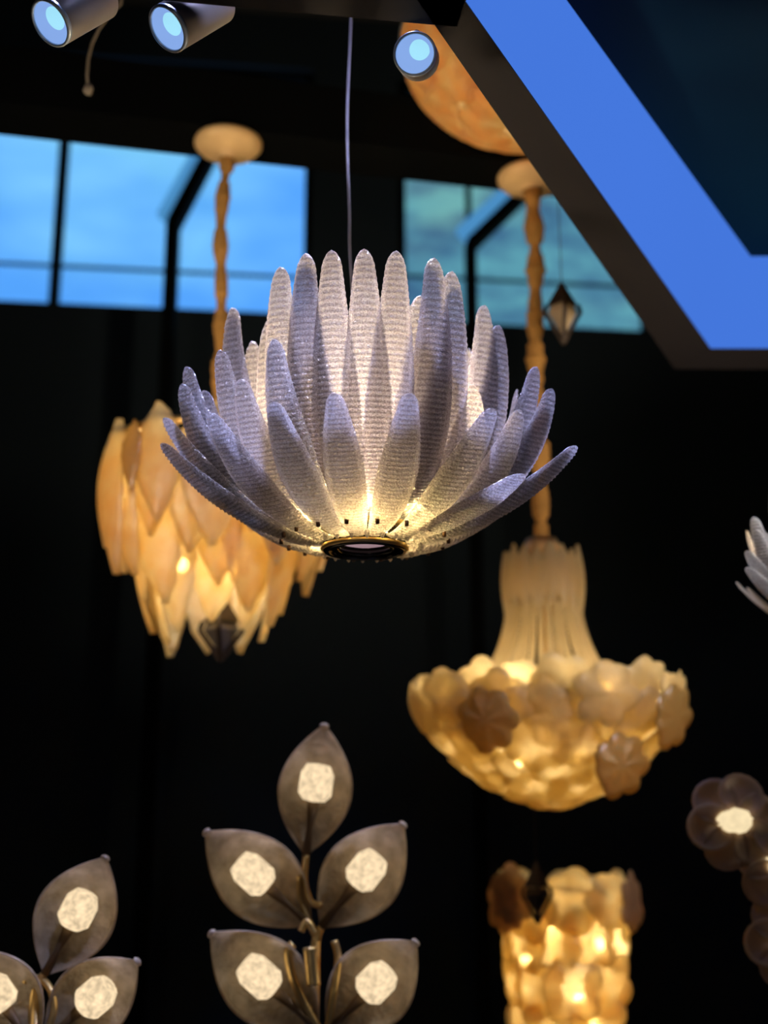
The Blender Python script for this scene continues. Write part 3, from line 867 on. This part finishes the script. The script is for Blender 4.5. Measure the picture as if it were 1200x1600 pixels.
# ================================================================== FLOWER CASCADE LAMP, lower right
Pq = at_y(883, 1480, 4.5); k = mpp(Pq); 
def zq(y): return (1480-y)*k
cas = thing('cascade_table_lamp', 'tapering drum lamp of overlapping amber glass shells at bottom right', 'table lamp', Pq)
tiers = [(106, 1415, 10, -.05, M_HONEY), (98, 1472, 10, .0, M_AMBER), (92, 1528, 9, .05, M_AMBER), (82, 1582, 8, .1, M_HONEY), (68, 1636, 7, .15, M_AMBER), (50, 1688, 6, .25, M_AMBER)]
qa = [flower_plate('glass_shell', 47*k, M_AMBER, 5, .2, seed=21), flower_plate('glass_shell', 44*k, M_AMBER, 6, .25, seed=22), flower_plate('glass_shell', 46*k, M_HONEY, 5, .2, seed=23)]
qd = flower_plate('glass_shell', 42*k, M_ROSE, 6, .2, seed=24)
rnd = random.Random(9)
for ti, (rp, y, n, tilt, mt) in enumerate(tiers):
    for i in range(n):
        a = 2*PI*(i+.5*(ti % 2))/n+rnd.uniform(-.08, .08)
        d = Vector((math.sin(a), -math.cos(a), 0))
        p = d*rp*k*rnd.uniform(.93, 1.05)+Vector((0, 0, zq(y+rnd.uniform(-9, 9))))
        me = qa[(i+ti) % 3]
        mobj('glass_shell', me, cas, aim(p, d*math.cos(tilt)+Vector((0, 0, -math.sin(tilt)))) @ Matrix.Rotation(rnd.uniform(-.15, .15), 4, 'Z') @ Matrix.Rotation(rnd.uniform(0, 6), 4, 'Y'))
for px, py in ((780, 1415), (985, 1412), (790, 1400)):
    a = math.asin(max(-.93, min(.93, (px-883)/118)))
    d = Vector((math.sin(a), -math.cos(a), 0))
    o = mobj('glass_shell', qd, cas, aim(d*120*k+Vector((0, 0, zq(py))), d)); o['label'] = 'grey smoky glass shell'
zb = .70 - Pq.z
bm = bmesh.new(); add_tube(bm, [Vector((0, 0, zq(1400))), Vector((0, 0, zb+.02))], .010, 10)
for (rr_, yy) in ((98, 1395), (88, 1500), (60, 1640)):
    ring = [Vector((rr_*k*math.cos(2*PI*i/32), rr_*k*math.sin(2*PI*i/32), zq(yy))) for i in range(33)]
    add_tube(bm, ring, .004, 6)
    for i in range(3):
        a = i*2*PI/3
        add_tube(bm, [Vector((0, 0, zq(yy))), Vector((rr_*k*math.cos(a), rr_*k*math.sin(a), zq(yy)))], .004, 6)
obj('frame', bm, M_BRASS, cas, True)
lathe('foot', [(0, zb), (.10, zb), (.105, zb+.01), (.05, zb+.022), (.012, zb+.05), (0, zb+.05)], M_BRASS, cas, 32)
bulbs(cas, [(62*k*math.cos(a), 62*k*math.sin(a), zq(y)) for a, y in ((4.2, 1440), (5.6, 1470), (4.9, 1550), (1.5, 1450), (2.9, 1500), (.8, 1600))], .018)
bm = bmesh.new(); add_box(bm, (0, 0, .3495), (.42, .42, .699))
pl = obj('display_plinth', bm, M_WALL, bevel=.006); pl.location = (Pq.x, Pq.y, 0)
tag(pl, 'dark display plinth standing under the amber shell lamp', 'plinth')

# ================================================================== BRONZE DIAMOND PENDANTS
def diamond(px, ytop, ymid_, ybot, hw, Y, label, inner, ytop_cord, owner=None):
    P = at_y(px, ymid_, Y); k = mpp(P)
    if owner:
        t = bpy.data.objects.new('diamond_finial', None); COL.objects.link(t); t.parent = owner; t.location = P-owner.location; t['label'] = label
    else:
        t = thing('diamond_pendant', label, 'pendant light', P)
    W = hw*k; zt_ = (ymid_-ytop)*k; zb_ = -(ybot-ymid_)*k
    ns = 4; off = PI/4*0.0
    eq = [Vector((W*math.cos(a+off), W*math.sin(a+off), 0)) for a in [i*PI/2 for i in range(4)]]
    bm = bmesh.new()
    # solid upper spire
    hi = .22*zt_
    q = [Vector((v.x*.86, v.y*.86, hi)) for v in eq]; tp = bm.verts.new((0, 0, zt_)); vs = [bm.verts.new(p) for p in q]
    for i in range(4): bm.faces.new((vs[i], vs[(i+1) % 4], tp))
    bm.faces.new(vs[::-1])
    obj('spire', bm, M_BRONZE, t)
    bm = bmesh.new(); r = max(.004, W*.13)
    for i in range(4):
        add_tube(bm, [q[i], eq[i]], r, 6); add_tube(bm, [eq[i], Vector((0, 0, zb_))], r, 6)
    obj('cage', bm, M_BRONZE, t)
    bm = bmesh.new(); c = [bm.verts.new((v.x*.82, v.y*.82, .0)) for v in eq]; d = bm.verts.new((0, 0, zb_*.82)); e = [bm.verts.new((v.x*.66, v.y*.66, hi*.9)) for v in eq]
    for i in range(4):
        bm.faces.new((c[i], c[(i+1) % 4], d)); bm.faces.new((c[i], c[(i+1) % 4], e[(i+1) % 4], e[i]))
    bm.faces.new(e)
    obj('glass_body', bm, inner, t)
    tube('cord', [Vector((0, 0, zt_-.004)), Vector((0, 0, ytop_cord-P.z))], .0016, M_BRONZE, t, 6)
    return t
diamond(879, 434, 488, 540, 28, 3.55, 'small bronze diamond pendant with tan glass beside the right gold chain', solid('tan_glass', (.50, .38, .24), .4), CEIL)
diamond(346, 925, 985, 1032, 34, CY, 'dark bronze diamond finial', solid('grey_glass', (.10, .09, .085), .3), Cc.z + .02, ch)
diamond(839, 1345, 1398, 1440, 24, CY2-.02, 'dark bronze diamond drop', solid('dark_glass', (.06, .045, .03), .3), Cr.z+.02, br)

# ================================================================== UPPER BOWL PENDANT half hidden by the frame
Pu = at_y(826, 66, 3.45); k = mpp(Pu)
ub = thing('ceiling_bowl_light', 'amber alabaster bowl light partly hidden behind the hexagonal frame', 'ceiling light', Pu)
def wob(a, r, z): return 1+.02*math.sin(a*9+z*60)+.015*math.sin(a*23)
bm = bmesh.new()
pr = [(196*k*math.cos(t_), -150*k*math.sin(t_)) for t_ in [i*PI/2/14 for i in range(15)]]
pr[-1] = (0, pr[-1][1])
add_lathe(bm, pr+[(0, pr[-1][1]+.006)]+[(max(0, r-.006), z+.004) for r, z in pr[::-1][1:]], 60, wob)
M_ALAB = art_glass('alabaster_glass', (.98, .74, .44), (1.0, .94, .74), .20, .05, .4, 30, .02, vscale=14, trans=.88, lo=.3, hi=.7)
obj('glass_bowl', bm, M_ALAB, ub, True)
um = [flower_plate('bowl_petal', 42*k, M_ALAB, 6, .2, seed=31), flower_plate('bowl_petal', 36*k, M_ALAB, 5, .2, seed=32)]
rnd = random.Random(31)
for ti, el in enumerate((.12, .45, .8, 1.15)):
    n = int(22*math.cos(el))+2
    for i in range(n):
        a = 2*PI*(i+.5*(ti % 2))/n
        d = Vector((math.sin(a), -math.cos(a), 0))
        p = d*200*k*math.cos(el)+Vector((0, 0, -154*k*math.sin(el)))
        mobj('bowl_petal', um[i % 2], ub, aim(p, d*math.cos(el)+Vector((0, 0, -math.sin(el)*1.2))) @ Matrix.Rotation(rnd.uniform(0, 6), 4, 'Y'))
lathe('rim_band', [(190*k, .0), (202*k, .0), (202*k, .02), (190*k, .02)], M_BRASS, ub, 48, close=True)
bm = bmesh.new()
for i in range(3):
    a = i*2*PI/3
    add_tube(bm, [Vector((196*k*math.cos(a), 196*k*math.sin(a), .01)), Vector((0, 0, .5))], .004, 6)
add_tube(bm, [Vector((0, 0, .5)), Vector((0, 0, CEIL-Pu.z))], .006, 8)
obj('suspension', bm, M_BRASS, ub)
bulbs(ub, [(90*k*math.cos(a), 90*k*math.sin(a), -.06) for a in (.5, 2.0, 3.6, 5.1)], .02)

# ================================================================== LEAF-SHADE FLOOR LAMPS
def shade_mesh(L, W, D):
    """leaf-shaped glass dish, open towards +y: base at origin, tip at +z"""
    bm = bmesh.new(); n, m = 24, 16; A, B = [], []
    for i in range(n+1):
        t = i/n
        wv = (math.sin(PI*t**.98))**.82 if 0 < t < 1 else 0
        wv = max(wv, .07 if t < .5 else .05)
        ra, rb = [], []
        for j in range(m+1):
            a = PI + PI*j/m
            wav = 1+.035*math.sin(t*60)*abs(math.sin(a))+.03*math.cos(j*PI)*abs(math.sin(a))
            x = W/2*wv*math.cos(a); y = D/2*wv*math.sin(a)*wav
            ra.append(bm.verts.new((x, y, t*L))); rb.append(bm.verts.new((x*.955, y*.90+.0015, t*L)))
        A.append(ra); B.append(rb)
    for i in range(n):
        for j in range(m):
            bm.faces.new((A[i][j], A[i][j+1], A[i+1][j+1], A[i+1][j])); bm.faces.new((B[i][j+1], B[i][j], B[i+1][j], B[i+1][j+1]))
        bm.faces.new((A[i][0], A[i+1][0], B[i+1][0], B[i][0])); bm.faces.new((A[i+1][m], A[i][m], B[i][m], B[i+1][m]))
    for i in (0, n):
        for j in range(m): bm.faces.new((A[i][j], A[i][j+1], B[i][j+1], B[i][j]))
    bmesh.ops.recalc_face_normals(bm, faces=bm.faces)
    me = bpy.data.meshes.new('leaf_shade'); bm.to_mesh(me); bm.free(); me.materials.append(M_SMOKE)
    me.polygons.foreach_set('use_smooth', [True]*len(me.polygons)); return me
def small(name, f, mat):
    bm = bmesh.new(); f(bm); me = bpy.data.meshes.new(name); bmesh.ops.recalc_face_normals(bm, faces=bm.faces)
    bm.to_mesh(me); bm.free(); me.materials.append(mat); me.polygons.foreach_set('use_smooth', [True]*len(me.polygons)); return me
def leaf_lamp(axis_px, axis_y, Y, leaves, label, stems):
    P = at_y(axis_px, axis_y, Y); k = mpp(P)
    t = thing('leaf_shade_floor_lamp', label, 'floor lamp', (P.x, P.y, 0), 'leaf shade floor lamps')
    O = Vector((P.x, P.y, 0))
    def W_(px, py, dy=0): return at_y(px, py, Y+dy)-O
    for (bx, by, tx, ty, wpx, yaw) in leaves:
        b = W_(bx, by, yaw[0]); e = W_(tx, ty, yaw[1]); d = e-b; L = d.length
        me = shade_mesh(L, wpx*k, wpx*k*.62)
        z = d.normalized(); y = Vector((yaw[2], -1, 0)); y = (y-z*y.dot(z)).normalized(); x = y.cross(z)
        m_ = Matrix((x, y, z)).transposed().to_4x4(); m_.translation = b
        s = mobj('leaf_shade', me, t, m_)
        rb = 27*k
        bu = mobj('bulb', small('bulb', lambda bm: add_lathe(bm, [(0, L*.40), (rb*.65, L*.41), (rb, L*.46), (rb, L*.62), (rb*.7, L*.69), (0, L*.70)], 14), M_BULB_SOFT), s)
        mobj('lamp_stem', small('lamp_stem', lambda bm: add_tube(bm, [Vector((0, 0, 0)), Vector((0, 0, L*.2)), Vector((0, 0, L*.40))], [7*k, 5*k, 10*k], 8), M_DKBRASS), s)
        mobj('tip_knob', small('tip_knob', lambda bm: add_lathe(bm, [(0, L*.975), (7*k, L*.985), (8*k, L*1.0), (5*k, L*1.015), (0, L*1.02)], 10), M_SMOKE), s)
    # branches and trunk
    for br_ in stems:
        tube('branch', smooth_pts([W_(x, y, dy) for x, y, dy in br_[:-1]], 5), br_[-1]*k, M_BRASS, t, 8)
    tb = W_(axis_px, axis_y)
    tube('trunk', [tb, Vector((tb.x, 0, tb.z*.5)), Vector((0, 0, .03))], .012, M_BRASS, t, 10)
    lathe('base', [(0, 0), (.17, 0), (.175, .012), (.16, .022), (.02, .030), (.016, .06), (0, .06)], M_BRASS, t, 40)
    return t
M_BULB_FLOWER = glow('opal_flower_bulb', (1.0, 0.80, 0.48), 0.95, 0.25, 45)
M_DKBRASS = solid('aged_brass', (.14, .085, .04), .5, .4)
leaf_lamp(493, 1470, 3.2, [
    (478, 1335, 507, 1133, 120, (0, -.02, .05)), (485, 1445, 322, 1300, 128, (0, -.06, -.1)), (502, 1448, 630, 1288, 126, (0, -.05, .12)),
    (497, 1608, 330, 1458, 130, (-.02, -.08, -.1)), (512, 1612, 650, 1472, 128, (-.02, -.07, .1))],
    'tall brass floor lamp with five smoky leaf-shaped glass shades, bottom centre',
    [[(478, 1336, 0), (476, 1375, 0), (485, 1408, 0), (502, 1415, -.01), 5.5], [(485, 1445, 0), (470, 1405, 0), (468, 1368, -.01), 4.5], [(485, 1445, 0), (492, 1460, 0), (493, 1480, 0), 6],
     [(502, 1448, 0), (497, 1462, 0), (493, 1480, 0), 6], [(497, 1608, -.02), (462, 1540, -.03), (450, 1490, -.03), (458, 1475, -.03), 7], [(512, 1612, -.02), (520, 1560, -.03), (528, 1500, -.03), (522, 1470, -.03), 6],
     [(484, 1480, -.05), (487, 1510, -.05), (490, 1540, -.05), 11], [(492, 1460, -.02), (480, 1440, -.02), (470, 1455, -.02), 6]])
leaf_lamp(60, 1530, 3.0, [
    (70, 1522, 165, 1340, 128, (0, -.04, .1)), (70, 1625, 215, 1502, 120, (-.01, -.07, .1)), (55, 1640, -55, 1482, 128, (-.02, -.06, -.1))],
    'brass floor lamp with leaf-shaped glass shades, cut off by bottom left corner',
    [[(70, 1522, 0), (62, 1530, 0), (52, 1560, 0), (50, 1620, 0), 6], [(66, 1530, 0), (80, 1548, -.01), (84, 1580, -.01), (70, 1625, -.01), 6], [(62, 1528, 0), (45, 1528, 0), (38, 1536, 0), 5]])

# ================================================================== FLOWER-HEAD LAMP at the right edge
Yf = 3.3
Pf = at_y(1215, 1420, Yf); k = mpp(Pf)
fl = thing('flower_head_floor_lamp', 'floor lamp with smoky round-petalled glass flowers at the right edge', 'floor lamp', (Pf.x, Pf.y, 0))
O = Vector((Pf.x, Pf.y, 0))
pm = small('petal', lambda bm: add_lathe(bm, [(0, 0), (16*k, 1*k), (29*k, 5*k), (37*k, 12*k), (36*k, 14*k), (28*k, 8*k), (15*k, 4*k), (0, 3*k)], 18), M_ROSE)
bmsh = small('bulb', lambda bm: add_lathe(bm, [(0, -20*k), (16*k, -16*k), (26*k, -6*k), (29*k, 4*k), (22*k, 16*k), (0, 22*k)], 16, lambda a, r, z: 1+.08*math.sin(3*a)), M_BULB_FLOWER)
rnd = random.Random(2)
for fx, fy, rot in ((1145, 1284, .2), (1222, 1352, .7), (1236, 1468, .1)):
    c = at_y(fx, fy, Yf-.05)-O
    h = bpy.data.objects.new('flower_head', None); COL.objects.link(h); h.parent = fl; h.location = c
    for i in range(6):
        a = rot+i*PI/3
        d = Vector((math.cos(a), -.15, math.sin(a)))
        n = Vector((math.cos(a)*.35, -1, math.sin(a)*.35)).normalized()
        m_ = n.to_track_quat('Z', 'Y').to_matrix().to_4x4(); m_.translation = Vector((math.cos(a)*36*k, -4*k if i % 2 else 4*k, math.sin(a)*38*k))
        mobj('petal', pm, h, m_)
    b = mobj('bulb', bmsh, h); b.location = (0, -14*k, 0)
    tube('branch', smooth_pts([c+Vector((0, .02, 0)), c.lerp(Vector((0, 0, c.z-.05)), .6)+Vector((0, .03, -.02)), Vector((0, 0, c.z-.14))], 5), 4*k, M_BRASS, fl, 8)
tube('trunk', [Vector((0, 0, 1.52)), Vector((0, 0, .9)), Vector((0, 0, .03))], .010, M_BRASS, fl, 10)
lathe('base', [(0, 0), (.15, 0), (.155, .012), (.14, .022), (.02, .030), (.014, .06), (0, .06)], M_BRASS, fl, 40)
